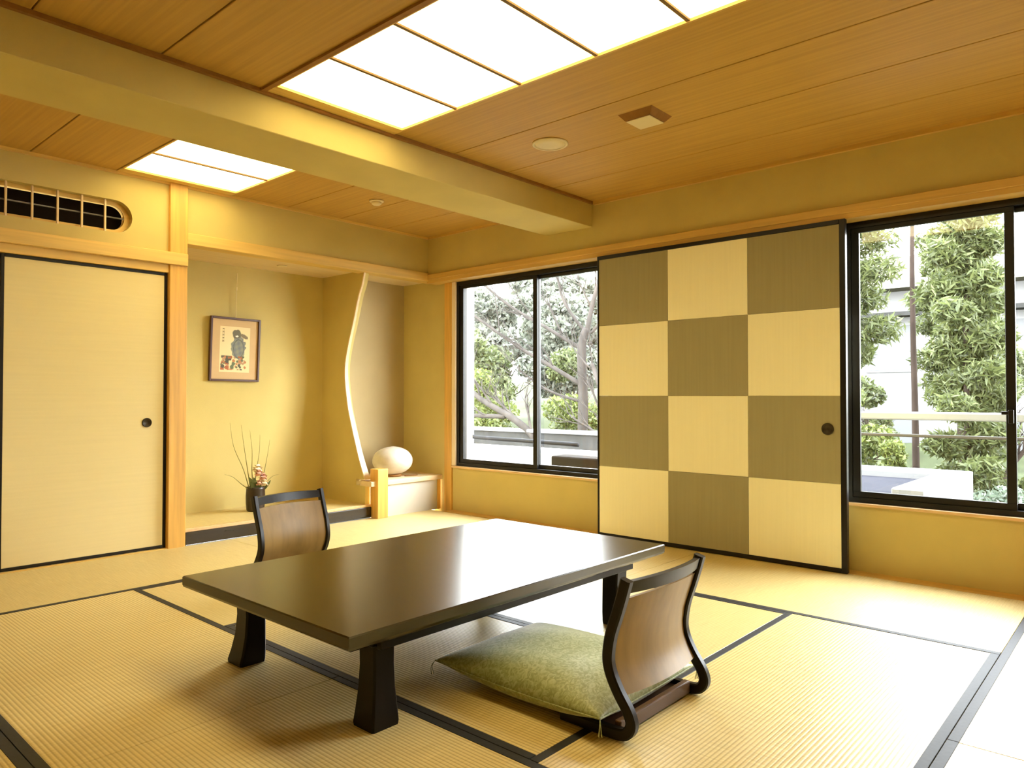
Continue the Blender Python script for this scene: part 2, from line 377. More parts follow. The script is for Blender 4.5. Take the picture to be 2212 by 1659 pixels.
# chequered sliding door in front of the window wall
cd = sempty('door_1', 'large sliding door chequered in straw yellow and olive grey')
DX0, DX1 = -.030, -.004; ye = [-1.876, -2.432, -2.986, -3.530]; ze = [.028, .503, 1.002, 1.503, 1.978]
for i in range(3):
    for j in range(4):
        g = .0008
        o = obj('door_square', box(BM(), DX0, DX1, ye[i+1]+g, ye[i]-g, ze[j]+g, ze[j+1]-g, .0008, 1), 'olive_sq' if (i+j) % 2 else 'yellow_sq', cd)
for bx in ((DX0-.004, DX1+.004, ye[3]-.032, ye[3], .003, 2.004), (DX0-.004, DX1+.004, ye[0], ye[0]+.014, .003, 2.004)):
    obj('door_stile', box(BM(), *bx, .002, 1), 'black', cd)
for bx in ((DX0-.004, DX1+.004, ye[3], ye[0], .003, .028), (DX0-.004, DX1+.004, ye[3], ye[0], 1.978, 2.004)):
    obj('door_rail', box(BM(), *bx, .002, 1), 'black', cd)
def pull(parent, loc, axis, r=.028):
    bm = BM(); lathe(bm, [(r*.55, -.001), (r*.62, .001), (r*.78, .001), (r*.85, .006), (r, .006), (r, 0)], 28)
    o = obj('finger_pull', bm, 'pull', parent, True); o.location = loc
    o.rotation_euler = (0, -PI/2, 0) if axis == 'x' else (PI/2, 0, 0)
    return o
pull(cd, (DX0-.001, -3.460, .812), 'x', .034)

# left wall (y >= 0): upper wall with the capsule-shaped transom, lintel, pillars, cream door
WL = sempty('wall_left')
def capsule(x0, x1, z0, z1, n=12):
    r = (z1-z0)/2; zc = (z0+z1)/2; P = []
    for k in range(n+1): a = -PI/2+PI*k/n; P.append((x1-r+r*math.cos(a), zc+r*math.sin(a)))
    for k in range(n+1): a = PI/2+PI*k/n; P.append((x0+r+r*math.cos(a), zc+r*math.sin(a)))
    return P
def holed(bm, outer, holes, y0, y1):
    vs = []
    es = []
    for loop in [outer]+holes:
        V = [bm.verts.new((p[0], y0, p[1])) for p in loop]; es += [bm.edges.new((V[i], V[(i+1) % len(V)])) for i in range(len(V))]
    r = bmesh.ops.triangle_fill(bm, edges=es, use_beauty=True)
    fs = [g for g in r['geom'] if isinstance(g, bmesh.types.BMFace)]
    ex = bmesh.ops.extrude_face_region(bm, geom=fs)
    for v in [g for g in ex['geom'] if isinstance(g, bmesh.types.BMVert)]: v.co.y = y1
    bmesh.ops.recalc_face_normals(bm, faces=bm.faces[:]); return bm
hole = capsule(-3.95, -2.505, 2.028, 2.232)
obj('upper_wall', holed(BM(), [(XW, 1.945), (-2.275, 1.945), (-2.275, ZC+.03), (XW, ZC+.03)], [hole], 0, .05), 'wall', WL)
obj('upper_wall', box(BM(), -2.165, .0, 0, .10, 2.095, ZC+.03), 'wall', WL)
inner = capsule(-3.92, -2.535, 2.052, 2.208)
rim = holed(BM(), hole, [inner], .05, .09)
obj('transom_lining', rim, 'wood_x', WL)
obj('upper_wall', box(BM(), XW, -2.275, .16, .19, 1.8, ZC+.03), 'painted_dark', WL)  # backing sheet painted near-black as the darkness behind the transom opening
# transom grille
tr = thing('transom_grille', 'capsule-shaped transom opening with pale upright bars above the cream door', 'grille', (-3.2, .03, 2.028))
for k in range(10):
    bx_ = -2.658-.131*k+3.2
    obj('bar', box(BM(), bx_-.006, bx_+.006, -.012, 0, .0, .204, .002, 1), 'wood_pale', tr)
rb = BM(); tube(rb, [(-.74, -.004, .098), (.655, -.004, .098)], .005, 8); rb_o = obj('cross_rod', rb, 'steel', tr, True); rb_o.location = (0, .008, 0)
# lintel over the cream door and track
lm = sempty('trim_15', 'wooden lintel over the cream sliding door')
obj('lintel', box(BM(), XW, -2.165, -.045, .0, 1.868, 1.948, .003, 1), 'wood_x', lm)
obj('door_head', box(BM(), XW, -2.278, -.012, .10, 1.815, 1.868, .002, 1), 'wood_x', lm)
struct('trim_16', box(BM(), -2.278, -2.162, -.028, .12, -.03, ZC, .004, 2), 'wood_z', label='wooden pillar between cream door and alcove')
struct('trim_17', box(BM(), XW, -2.278, -.02, .12, -.03, .004), 'wood_x')
def cream_door(name, x0, x1, y, lab):
    d = sempty(name, lab)
    z0, z1 = .006, 1.813; s = .018
    obj('door_panel', box(BM(), x0+s, x1-s, y, y+.018, z0+s, z1-s, .001, 1), 'fusuma', d)
    for bx in ((x0, x0+s, y-.004, y+.022, z0, z1), (x1-s, x1, y-.004, y+.022, z0, z1)): obj('door_stile', box(BM(), *bx, .002, 1), 'black', d)
    for bx in ((x0+s, x1-s, y-.004, y+.022, z0, z0+s), (x0+s, x1-s, y-.004, y+.022, z1-s, z1)): obj('door_rail', box(BM(), *bx, .002, 1), 'black', d)
    return d
d2 = cream_door('door_2', -3.205, -2.279, .012, 'cream paper sliding door with black edges left of the pillar')
pull(d2, (-2.402, .011, .829), 'y', .030)
d3 = cream_door('door_3', -4.10, -3.19, .045, 'cream paper sliding door at the left edge')
pull(d3, (-3.98, .044, .829), 'y', .030)
struct('door_4', box(BM(), XW, -4.10, .012, .03, .006, 1.813), 'fusuma')

# tokonoma alcove
TK = sempty('wall_back', 'papered walls of the display alcove')
XP = -.68                      # papered side wall with the curved edge
YT = .62
obj('alcove_back_wall', box(BM(), -2.2, XP+.02, YT, YT+.06, -.03, 2.2), 'wall', TK)
obj('alcove_side_wall', box(BM(), -2.30, -2.165, .12, YT, -.03, 2.2), 'wall', TK)
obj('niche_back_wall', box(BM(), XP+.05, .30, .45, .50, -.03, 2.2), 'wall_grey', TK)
obj('niche_side_wall', box(BM(), PX, .30, -.125, .45, -.03, 2.075), 'wall', TK)
ac = struct('ceiling_alcove', box(BM(), -2.165, PX, .10, YT, 2.040, 2.07), 'wood_pale', label='papered alcove ceiling')
ot = struct('trim_18', box(BM(), -2.162, PX, -.018, .10, 2.022, 2.098, .003, 1), 'wood_x', label='wooden lintel over the alcove')
# curved partition
curve = [(.013, 2.04), (.045, 1.93), (.094, 1.832), (.158, 1.643), (.228, 1.453), (.272, 1.302), (.282, 1.2), (.274, 1.101), (.238, .913), (.184, .751), (.112, .56), (.055, .429), (-.005, .313)]
cv = catmull(curve, 5)
def part_out(d0): return [(y+d0, z) for y, z in cv]
P = [(YT, 2.04)]+part_out(.004)+[(YT, .313)]
obj('curved_partition', prism(BM(), P, 0, 'x', XP, XP+.05), 'wall', TK)
obj('partition_base', box(BM(), XP, XP+.05, .0, YT, .1, .261), 'wall', TK)
obj('partition_base', box(BM(), XP, XP+.0495, .12, YT, .262, .313), 'wall', TK)
eb = BM(); rings = []
for i, (y, z) in enumerate(cv):
    xe = XP+.012+.042*max(0, 1-(z-.3)/1.74)**1.1
    rings.append([eb.verts.new(q) for q in ((XP-.002, y, z), (xe, y, z), (xe, y+.012, z), (XP-.002, y+.012, z))])
for a, b in zip(rings, rings[1:]):
    for k in range(4): eb.faces.new((a[k], a[(k+1) % 4], b[(k+1) % 4], b[k]))
eb.faces.new(rings[0][::-1]); eb.faces.new(rings[-1]); bmesh.ops.recalc_face_normals(eb, faces=eb.faces[:])
obj('partition_edge', eb, 'wood_pale', TK)
# alcove floor, dark sill board
struct('floor_alcove', box(BM(), -2.162, XP, .01, YT, .055, .112), 'tatami', label='raised alcove floor')
ks = sempty('trim_19', 'black lacquered step at the alcove front')
obj('dark_sill', box(BM(), -2.162, XP+.05, -.03, .06, .006, .090, .003, 2), 'kamachi', ks)
obj('light_strip', box(BM(), -2.162, XP+.05, -.022, .01, .090, .111, .002, 1), 'sill_wood', ks)
# low display shelf with box front and short post
sh = sempty('trim_20', 'low display ledge of the side niche with white front panel')
obj('ledge_board', box(BM(), XP+.0501, PX-.001, -.09, .45, .262, .302, .004, 2), 'wood_pale', sh)
obj('ledge_board', box(BM(), XP-.006, XP+.0499, -.09, .066, .262, .302, .004, 2), 'wood_pale', sh)
obj('front_panel', box(BM(), -.535, .05, -.072, -.055, .0, .262), 'panel_white', sh)
obj('short_post', box(BM(), -.638, -.532, -.115, -.012, .0, .402, .004, 2), 'wood_z', sh)
obj('end_stile', box(BM(), .05, .0845, -.08, -.05, 0, .262), 'wood_z', sh)
# remaining room walls behind the camera
struct('wall_west', box(BM(), XW-.1, XW, YB, .2, -.03, ZC+.03), 'wall')
struct('wall_south', box(BM(), XW, .3, YB-.1, YB, -.03, ZC+.03), 'wall')
struct('wall_outer', box(BM(), -5.6, .3, .9, 1.0, -.5, ZC+.1), 'concrete')

# ------------------------------------------------------------------ ceiling fixtures
def luminaire(y0, n, pitch, lab):
    xa, xb = -2.607, -1.853; t = thing('ceiling_light', lab, 'light', ((xa+xb)/2, y0, ZC), 0)
    w2 = (xb-xa)/2
    for k in range(n):
        o = obj('diffuser_panel', box(BM(), -w2+.012, w2-.012, -(k+1)*pitch+.005, -k*pitch-.005, .006, .012), 'lamp', t)
    for k in range(1, n): obj('divider', box(BM(), -w2+.008, w2-.008, -k*pitch-.008, -k*pitch+.008, -.002, .014), 'divider_wood', t)
    L = n*pitch
    for bx in ((-w2+.0, -w2+.012, -L, 0), (w2-.012, w2, -L, 0)): obj('edge_frame', box(BM(), *bx, -.006, .028), 'wood_y', t)
    for bx in ((-w2, w2, -.012, .0), (-w2, w2, -L-.0, -L+.012)): obj('edge_frame', box(BM(), *bx, -.006, .028), 'wood_x', t)
    return t
luminaire(YL0, NP, PW, 'large glowing panelled ceiling light over the table')
luminaire(-.095, 3, .4215, 'small glowing ceiling light over the alcove side')
struct('trim_21', box(BM(), -2.607, -1.853, YL0+.001, -1.818, ZC-.006, ZC+.02), 'wood_x')
struct('trim_22', box(BM(), -2.607, -1.853, -.094, -.018, ZC-.004, ZC+.02), 'wood_x')
sp = thing('ceiling_speaker', 'round cream speaker disc flush in the wooden ceiling', 'speaker', (-1.172, -2.345, ZC))
bm = BM(); lathe(bm, [(.10, 0), (.102, -.006), (.095, -.011), (.086, -.008), (.086, 0)], 40); obj('rim', bm, 'plastic', sp, True)
bm = BM(); lathe(bm, [(.085, -.0015), (.084, -.0065), (.04, -.0085), (.001, -.009)], 40); obj('grille', bm, 'plastic', sp, True)
cv_ = thing('ceiling_vent', 'square wooden ceiling fixture with pale centre plate', 'vent', (-1.165, -2.955, ZC), 0)
bm = BM(); a, b = .098, .072; h = -.030
V = [bm.verts.new(q) for q in ((-a, -a, 0), (a, -a, 0), (a, a, 0), (-a, a, 0), (-b, -b, h), (b, -b, h), (b, b, h), (-b, b, h))]
for f in ((0, 1, 2, 3), (4, 7, 6, 5), (0, 4, 5, 1), (1, 5, 6, 2), (2, 6, 7, 3), (3, 7, 4, 0)): bm.faces.new([V[i] for i in f])
bmesh.ops.recalc_face_normals(bm, faces=bm.faces[:]); obj('tapered_frame', bm, 'wood_dark', cv_)
obj('centre_plate', box(BM(), -.068, .068, -.068, .068, h-.006, h-.0002, .003, 2), 'plastic', cv_)
sd = thing('smoke_detector', 'small round smoke detector on the ceiling beyond the beam', 'detector', (-1.08, -.66, ZC))
bm = BM(); lathe(bm, [(.052, 0), (.052, -.008), (.046, -.012)], 32); obj('base', bm, 'plastic', sd, True)
bm = BM(); lathe(bm, [(.036, -.0122), (.036, -.024), (.026, -.032), (.001, -.033)], 32); obj('sensor_cap', bm, 'plastic', sd, True)

dl = thing('recessed_downlight', 'tiny lit downlight in the alcove ceiling above the picture', 'light', (-1.25, .33, 2.040))
bm = BM(); lathe(bm, [(.032, 0), (.040, -.001), (.040, -.005), (.032, -.006)], 28); obj('rim', bm, 'plastic', dl, True)
bm = BM(); lathe(bm, [(.0315, -.0005), (.0315, -.003), (.001, -.0035)], 24); lb_ = obj('lit_lens', bm, 'lens', dl, True)
# ------------------------------------------------------------------ low table
TX0, TX1, TY0, TY1, TZ = -3.135, -1.435, -3.215, -2.18, .335
tcx, tcy = (TX0+TX1)/2, (TY0+TY1)/2; hx, hy = (TX1-TX0)/2, (TY1-TY0)/2
tb = thing('low_table', 'long dark lacquered low table in the middle of the room', 'table', (tcx, tcy, 0))
bm = BM(); top = [(hx, hy, TZ-.004), (hx-.004, hy-.004, TZ)]
lev = [(hx-.020, hy-.020, TZ-.050), (hx-.003, hy-.003, TZ-.040), (hx, hy, TZ-.032), (hx, hy, TZ-.004), (hx-.004, hy-.004, TZ)]
rs = [[bm.verts.new((sx_*a, sy_*b, z)) for sx_, sy_ in ((-1, -1), (1, -1), (1, 1), (-1, 1))] for a, b, z in lev]
bm.faces.new(rs[0][::-1]); bm.faces.new(rs[-1])
for a, b in zip(rs, rs[1:]):
    for k in range(4): bm.faces.new((a[k], a[(k+1) % 4], b[(k+1) % 4], b[k]))
obj('tabletop', bm, 'lac_top', tb)
for s in (-1, 1):
    y = s*(hy-.075); obj('apron', box(BM(), -hx+.16, hx-.16, y-.011, y+.011, TZ-.092, TZ-.050, .002, 1), 'lac_leg', tb)
    x = s*(hx-.155); obj('apron', box(BM(), x-.011, x+.011, -hy+.086, hy-.086, TZ-.085, TZ-.050, .002, 1), 'lac_leg', tb)
def leg_bm(sx_, sy_):
    bm = BM(); rr = []
    # (centre offset outwards, half width) by height: slim neck, flared foot
    for z, out, hw in ((0, .006, .050), (.012, .006, .0515), (.05, .001, .0475), (.11, -.004, .042), (.18, -.006, .0395), (.25, -.004, .040), (TZ-.0501, 0, .043)):
        cx, cy = sx_*(hx-.195+out), sy_*(hy-.13+out)
        q = []
        c = .006
        for ux, uy in ((-1, -1), (1, -1), (1, 1), (-1, 1)):
            pts = [(ux*(hw-c), uy*hw), (ux*hw, uy*(hw-c))]
            if (ux*uy) < 0: pts = pts
            else: pts = pts[::-1]
            q += pts
        q.sort(key=lambda p: math.atan2(p[1], p[0]))
        rr.append([bm.verts.new((cx+p[0], cy+p[1], z)) for p in q])
    for a, b in zip(rr, rr[1:]):
        for k in range(8): bm.faces.new((a[k], a[(k+1) % 8], b[(k+1) % 8], b[k]))
    bm.faces.new(rr[0][::-1]); bm.faces.new(rr[-1]); return bm
for a in (-1, 1):
    for b in (-1, 1): smooth_angle(obj('leg', leg_bm(a, b), 'lac_leg', tb), 30)

# ------------------------------------------------------------------ legless chairs
PROF = [(.20, .018), (.12, .018), (.06, .018), (.0, .019), (-.036, .028), (-.052, .056), (-.040, .092), (-.006, .140), (.020, .190), (.028, .235), (.018, .30), (-.004, .365), (-.022, .42), (-.036, .468)]
def prof_y(z):
    P = PROF[4:]
    for a, b in zip(P, P[1:]):
        if a[1] <= z <= b[1]: return a[0]+(b[0]-a[0])*(z-a[1])/(b[1]-a[1])
    return P[-1][0]
HWC = .222
def chair(label, loc, rz):
    t = thing('legless_chair', label, 'chair', loc, rz, None)
    pth = catmull(PROF, 5)
    for s in (-1, 1): smooth_angle(obj('side_frame', sweep(BM(), pth, .026, .034, s*HWC), 'chair_wood', t), 35)
    def curved(z0, z1, nz, bulge, thk, half, dy=0, top_arc=0):
        bm = BM(); nx = 14; g = [[], []]
        for s, lst in ((0, g[0]), (1, g[1])):
            for j in range(nz+1):
                row = []
                for i in range(nx+1):
                    u = -1+2*i/nx; z = z0+(z1-z0)*j/nz
                    zz = z+top_arc*(1-u*u)*(j/nz)
                    y = prof_y(min(z, .466))-bulge*(1-u*u)+dy+(thk/2 if s else -thk/2)
                    row.append(bm.verts.new((u*half, y, zz)))
                lst.append(row)
        for j in range(nz):
            for i in range(nx):
                bm.faces.new((g[0][j][i], g[0][j][i+1], g[0][j+1][i+1], g[0][j+1][i]))
                bm.faces.new((g[1][j][i], g[1][j+1][i], g[1][j+1][i+1], g[1][j][i+1]))
        for i in range(nx):
            bm.faces.new((g[0][0][i], g[1][0][i], g[1][0][i+1], g[0][0][i+1])); bm.faces.new((g[0][nz][i], g[0][nz][i+1], g[1][nz][i+1], g[1][nz][i]))
        for j in range(nz):
            bm.faces.new((g[0][j][0], g[0][j+1][0], g[1][j+1][0], g[1][j][0])); bm.faces.new((g[0][j][nx], g[1][j][nx], g[1][j+1][nx], g[0][j+1][nx]))
        bmesh.ops.recalc_face_normals(bm, faces=bm.faces[:]); return bm
    smooth_angle(obj('back_panel', curved(.128, .408, 12, .024, .012, HWC-.013, 0, .006), 'chair_back', t), 50)
    smooth_angle(obj('top_rail', curved(.426, .462, 3, .030, .020, HWC-.013, 0, .004), 'chair_wood', t), 50)
    obj('rear_bar', box(BM(), -HWC+.013, HWC-.013, -.006, .016, .006, .048, .004, 2), 'seat_ply', t)
    obj('seat_board', box(BM(), -HWC+.013, HWC-.013, .016, .40, .010, .021, .003, 2), 'seat_ply', t)
    return t
chair('dark bentwood legless chair holding the green cushion, nearest the camera', (-2.318, -3.694, 0), 0)
far_ = chair('dark bentwood legless chair behind the table, facing the camera', (-2.215, -1.42, 0), PI+.09)

far_.scale = (.94, 1.0, 1.03)
# ------------------------------------------------------------------ green cushion
def cushion(loc, rz, lx, ly, h, label):
    t = thing('floor_cushion', label, 'cushion', loc, rz)
    n = 36; bm = BM(); T = []; Bt = []
    def pt(u, v, top):
        # pointed corners, gently drawn-in sides
        x = u*lx/2*(1-.045*(1-v*v)**1.0*abs(u)); y = v*ly/2*(1-.045*(1-u*u)*abs(v))
        e = (max(0, 1-u**2)*max(0, 1-v**2))
        p = e**.42
        p *= 1+.05*math.sin(5*u+2*v)*e
        z = .034+.016*(u*u*v*v)
        z += (h-.034)*p if top else -.034*min(1, e*5)**.6
        return (x, y, z)
    idx = {}
    for j in range(n+1):
        for i in range(n+1):
            a = math.sin((-1+2*i/n)*PI/2); b = math.sin((-1+2*j/n)*PI/2)
            v = bm.verts.new(pt(a, b, True)); idx[(i, j, 1)] = v
            if i in (0, n) or j in (0, n): idx[(i, j, 0)] = v
            else: idx[(i, j, 0)] = bm.verts.new(pt(a, b, False))
    for j in range(n):
        for i in range(n):
            bm.faces.new([idx[(i, j, 1)], idx[(i+1, j, 1)], idx[(i+1, j+1, 1)], idx[(i, j+1, 1)]])
            bm.faces.new([idx[(i, j, 0)], idx[(i, j+1, 0)], idx[(i+1, j+1, 0)], idx[(i+1, j, 0)]])
    bmesh.ops.recalc_face_normals(bm, faces=bm.faces[:])
    obj('cushion_cover', bm, 'cushion', t, True)
    # seam cord round the edge
    sb = BM(); ring = []
    for k in range(4*n):
        s = k/n; q = int(s); f = math.sin((-1+2*(s-q))*PI/2)
        u, v = ((f, -1), (1, f), (-f, 1), (-1, -f))[q]; ring.append(pt(u, v, True))
    ring.append(ring[0]); tube(sb, ring, .0028, 6, False); obj('seam_cord', sb, 'cushion', t, True)
    for u, v in ((-1, 1), (-1, -1), (1, 1), (1, -1)):
        c = pt(u, v, True)
        tb_ = BM()
        for k in range(4):
            dx = .006*math.cos(k*1.6); dy = .006*math.sin(k*1.6)
            P = [(c[0], c[1], c[2]), (c[0]+u*.010+dx*.4, c[1]+v*.008+dy*.4, c[2]-.018), (c[0]+u*.008+dx, c[1]+v*.006+dy, max(.004, c[2]-.085+.006*k))]
            tube(tb_, catmull(P, 4), .0011, 5)
        obj('tassel', tb_, 'cushion', t, True)
    return t
cushion((-2.318, -3.325, .0215), math.radians(0), .56, .70, .128, 'green damask floor cushion lying on the near legless chair')

# ------------------------------------------------------------------ picture, vase, flowers, egg
pc = thing('framed_picture', 'small dark-framed colour print hanging on the alcove back wall', 'picture', (-1.508, YT-.004, 1.118), 0)
fw, fh = .208, .252
pc.rotation_euler = (math.radians(2.0), math.radians(.6), 0)
for bx in ((-fw, -fw+.017, -.030, -.004, 0, 2*fh), (fw-.017, fw, -.030, -.004, 0, 2*fh), (-fw+.017, fw-.017, -.030, -.004, 0, .017), (-fw+.017, fw-.017, -.030, -.004, 2*fh-.017, 2*fh)):
    obj('frame_bar', box(BM(), *bx, .003, 2), 'frame_brown', pc)
obj('mount', box(BM(), -fw+.017, fw-.017, -.014, -.006, .017, 2*fh-.017), 'mount', pc)
# flat print: pale paper, blue-grey bulky shape over rust-red and dark leaf shapes, a column of small marks
nx_, nz_ = 70, 96; pw, ph = .250, .360
rnd = random.Random(4)
blobs = [(rnd.uniform(.05, .85), rnd.uniform(.05, .36), rnd.uniform(.02, .05), rnd.choice([(.42, .13, .06), (.50, .22, .10), (.10, .10, .08), (.14, .17, .10), (.46, .28, .16)])) for _ in range(70)]
def pcol(u, v):
    n1 = .025*math.sin(37*u+11*v)+.02*math.sin(53*v-17*u)
    c = (.80, .68, .40)
    if ((u-.62)/.235)**2+((v-.55)/.265)**2 < 1+n1*6: c = (.215+n1, .235+n1, .215)
    if ((u-.55)/.15)**2+((v-.84)/.10)**2 < 1+n1*5: c = (.16, .15, .11)
    if ((u-.80)/.13)**2+((v-.80+.25*(u-.8))/.045)**2 < 1: c = (.22, .18, .12)
    if ((u-.56)/.05)**2+((v-.795)/.018)**2 < 1: c = (.85, .82, .72)
    if abs(((u-.62)/.17)**2+((v-.52)/.2)**2-1) < .10: c = (.12, .13, .12)
    if .05 < v < .36 and .04 < u < .93:
        for bu_, bv_, br, bc in blobs:
            if (u-bu_)**2+((v-bv_)*1.4)**2 < br*br*1.6: c = bc
    if .07 < u < .15 and .64 < v < .95 and math.sin(v*95)+math.sin(u*160) > .25: c = (.22, .17, .08)
    return c
verts = []; cols = []
for j in range(nz_+1):
    for i in range(nx_+1):
        u, v = i/nx_, j/nz_; verts.append((-pw/2+pw*u, 0, ph*v)); cols.append((*pcol(u, v), 1))
faces = [(j*(nx_+1)+i, j*(nx_+1)+i+1, (j+1)*(nx_+1)+i+1, (j+1)*(nx_+1)+i) for j in range(nz_) for i in range(nx_)]
po = raw('print_sheet', verts, faces, 'print', pc); po.location = (0, -.0150, .072)
ca = po.data.color_attributes.new('Col', 'FLOAT_COLOR', 'POINT'); ca.data.foreach_set('color', np.array(cols, dtype=np.float32).ravel())
cb = BM(); tube(cb, [(0, -.008, 2*fh), (0, -.012, .86)], .003, 6); box(cb, -.006, .006, -.014, -.006, .72, .75, .002, 1)
obj('hanging_cord', cb, 'cord', pc)

vs = thing('vase', 'dark cylindrical vase on the alcove floor behind the far chair', 'vase', (-1.45, .36, .112))
bm = BM(); lathe(bm, [(.058, 0), (.066, .01), (.071, .06), (.072, .12), (.069, .17), (.072, .186), (.064, .187), (.060, .165), (.060, .03), (.01, .02)], 36); obj('vessel', bm, 'vase', vs, True)
fa = thing('flower_arrangement', 'pink and cream flowers with wild grass blades standing in the dark vase', 'flowers', (-1.45, .36, .28))
rnd = random.Random(11)
bl = [((-.05, 0, .0), (-.10, .0, .16), (-.18, .0, .34), (-.21, 0, .52)), ((-.04, 0, 0), (-.07, .0, .18), (-.10, 0, .36), (-.12, 0, .50)), ((-.05, 0, 0), (-.12, -.01, .05), (-.19, -.01, .11), (-.26, -.02, .135)),
      ((-.01, 0, 0), (.01, .0, .16), (.03, 0, .28), (.035, 0, .42)), ((.03, 0, 0), (.07, .0, .12), (.10, 0, .26), (.12, 0, .38)), ((.04, 0, .0), (.09, -.01, .05), (.14, -.01, .09), (.19, -.02, .10)), ((-.02, 0, 0), (-.03, 0, .15), (-.03, 0, .3), (-.05, .0, .46))]
for P in bl:
    b = BM(); c = catmull(P, 5); k = len(c); tube(b, c, [.0042*(1-i/k)+.0006 for i in range(k)], 5); obj('grass_blade', b, 'stem', fa, True)
def blossom(c, r, mat, np_=14):
    b = BM()
    for k in range(np_):
        th = k*2.399; ph_ = math.acos(1-1.7*(k+.5)/np_)
        d = Vector((math.sin(ph_)*math.cos(th), math.sin(ph_)*math.sin(th), math.cos(ph_)))
        a = d.cross(Vector((.3, .2, 1))).normalized(); u = a.cross(d).normalized()
        pts = []
        for s, t_ in ((-.15, 0.15), (-.5, .6), (-.35, .95), (0, 1.08), (.35, .95), (.5, .6), (.15, .15)):
            pts.append(b.verts.new(Vector(c)+d*r*t_*.9+a*s*r+u*(.18*r*math.sin(t_*PI))))
        b.faces.new(pts)
    bmesh.ops.create_icosphere(b, subdivisions=2, radius=r*.55, matrix=Matrix.Translation(c))
    return obj('blossom', b, mat, fa, True)
blossom((.005, -.02, .155), .042, 'petal_pale'); blossom((-.005, -.055, .125), .036, 'petal'); blossom((.030, -.060, .095), .036, 'petal')
blossom((.045, -.05, .045), .038, 'petal_pale'); blossom((.0, -.05, .05), .030, 'petal')
for k, (x, z) in enumerate(((-.045, .02), (-.03, .05), (-.055, .055), (.065, .02), (-.01, .01), (.02, .01))):
    b = BM(); P = [(x*.5, -.02, -.03), (x, -.045, z), (x*1.5, -.05, z+.045)]; c = catmull(P, 4); q = []
    wv = [.004, .010, .016, .018, .017, .015, .011, .006, .001]
    for (px_, py_, pz_), wd in zip(c, wv): q.append((b.verts.new((px_-wd, py_, pz_)), b.verts.new((px_+wd, py_-.004, pz_+.003))))
    for m0, m1 in zip(q, q[1:]): b.faces.new((m0[0], m0[1], m1[1], m1[0]))
    obj('leaf', b, 'leaf_green', fa, True)

eg = thing('egg_ornament', 'large white egg-shaped ornament resting on the niche ledge', 'ornament', (-.285, .135, .302))
bm = BM(); nn = 40; mm = 22; rings = []
for j in range(1, mm):
    a = PI*j/mm; r = math.sin(a); zc_ = -math.cos(a)
    ring = []
    for k in range(nn):
        th = 2*PI*k/nn
        rr_ = r**.93*(1+.012*math.sin(3*th+2*zc_)+.010*math.sin(7*th-4*zc_))
        ring.append(bm.verts.new((.180*rr_*math.cos(th), .165*rr_*math.sin(th), .136+.122*zc_*(1+.02*math.sin(2*th)))))
    rings.append(ring)
for a, b in zip(rings, rings[1:]):
    for k in range(nn): bm.faces.new((a[k], a[(k+1) % nn], b[(k+1) % nn], b[k]))
bm.faces.new(rings[0][::-1]); bm.faces.new(rings[-1]); obj('shell', bm, 'ceramic', eg, True)
bm = BM(); lathe(bm, [(.075, 0), (.082, .004), (.080, .020), (.060, .022)], 32); obj('stand_ring', bm, 'wood_dark', eg, True)
bm = BM(); tube(bm, catmull([(.07, -.03, .006), (.13, -.09, .005), (.19, -.10, .005), (.16, -.135, .005), (.10, -.13, .005), (.05, -.10, .005)], 6), .004, 6); obj('power_cord', bm, 'wood_dark', eg, True)
eg.rotation_euler = (0, math.radians(0), 0)

# ------------------------------------------------------------------ outside
gd = BM(); NX, NY = 26, 34; G = []
def ground_z(x, y):
    return -1.7+max(0, x-4)*.10+max(0, x-9)*.05+.12*math.sin(x*.9+y*.5)+max(0, y-2)*.02
for i in range(NX+1):
    row = []
    for j in range(NY+1):
        x = .6+36*(i/NX)**1.3; y = -16+38*j/NY; row.append(gd.verts.new((x, y, ground_z(x, y))))
    G.append(row)
for i in range(NX):
    for j in range(NY): gd.faces.new((G[i][j], G[i+1][j], G[i+1][j+1], G[i][j+1]))
go = obj('ground', gd, 'earth', None, True); go['kind'] = 'structure'; go['label'] = 'planted garden slope outside the windows'
# white ledge in front of window 1 with its column and rounded grey rail
ow = sempty('wall_balcony', 'white outdoor ledge and column outside the left window')
obj('ledge_slab', box(BM(), .31, 1.62, -1.95, 3.2, -.2, .10), 'white_paint', ow)
obj('ledge_kerb', box(BM(), 1.42, 1.60, -.75, 3.2, .10, .46, .02, 2), 'kerb_white', ow)
obj('column', box(BM(), 1.42, 1.60, 1.0, 1.45, .46, 3.4, .01, 2), 'white_paint', ow)
rr_ = thing('grey_rail', 'grey tubular rail bending round the white opening outside the left window', 'rail', (1.41, 0, 0))
rb = BM(); tube(rb, catmull([(0, .955, 3.3), (0, .955, 1.5), (0, .955, .68), (0, .94, .60), (0, .88, .56), (0, .7, .545), (0, 0, .535), (0, -.62, .525)], 6), .022, 10); obj('tube', rb, 'rail_grey', rr_, True)
bk = tag(obj('stone_block', box(BM(), .98, 1.20, -1.85, -.62, .102, .445, .015, 2), 'stone_block'), 'rough brown stone block lying on the white outdoor ledge', 'block')
# garden wall with cap, behind the ledge
gw = thing('garden_wall', 'low grey concrete garden wall seen through the left window', 'wall', (5.9, 3.8, 0))
obj('wall_body', box(BM(), 0, .25, -1.9, 3.4, -1.7, .33, .01, 1), 'concrete', gw)
obj('wall_cap', box(BM(), -.05, .30, -1.95, 3.45, .33, .39, .01, 1), 'white_paint', gw)
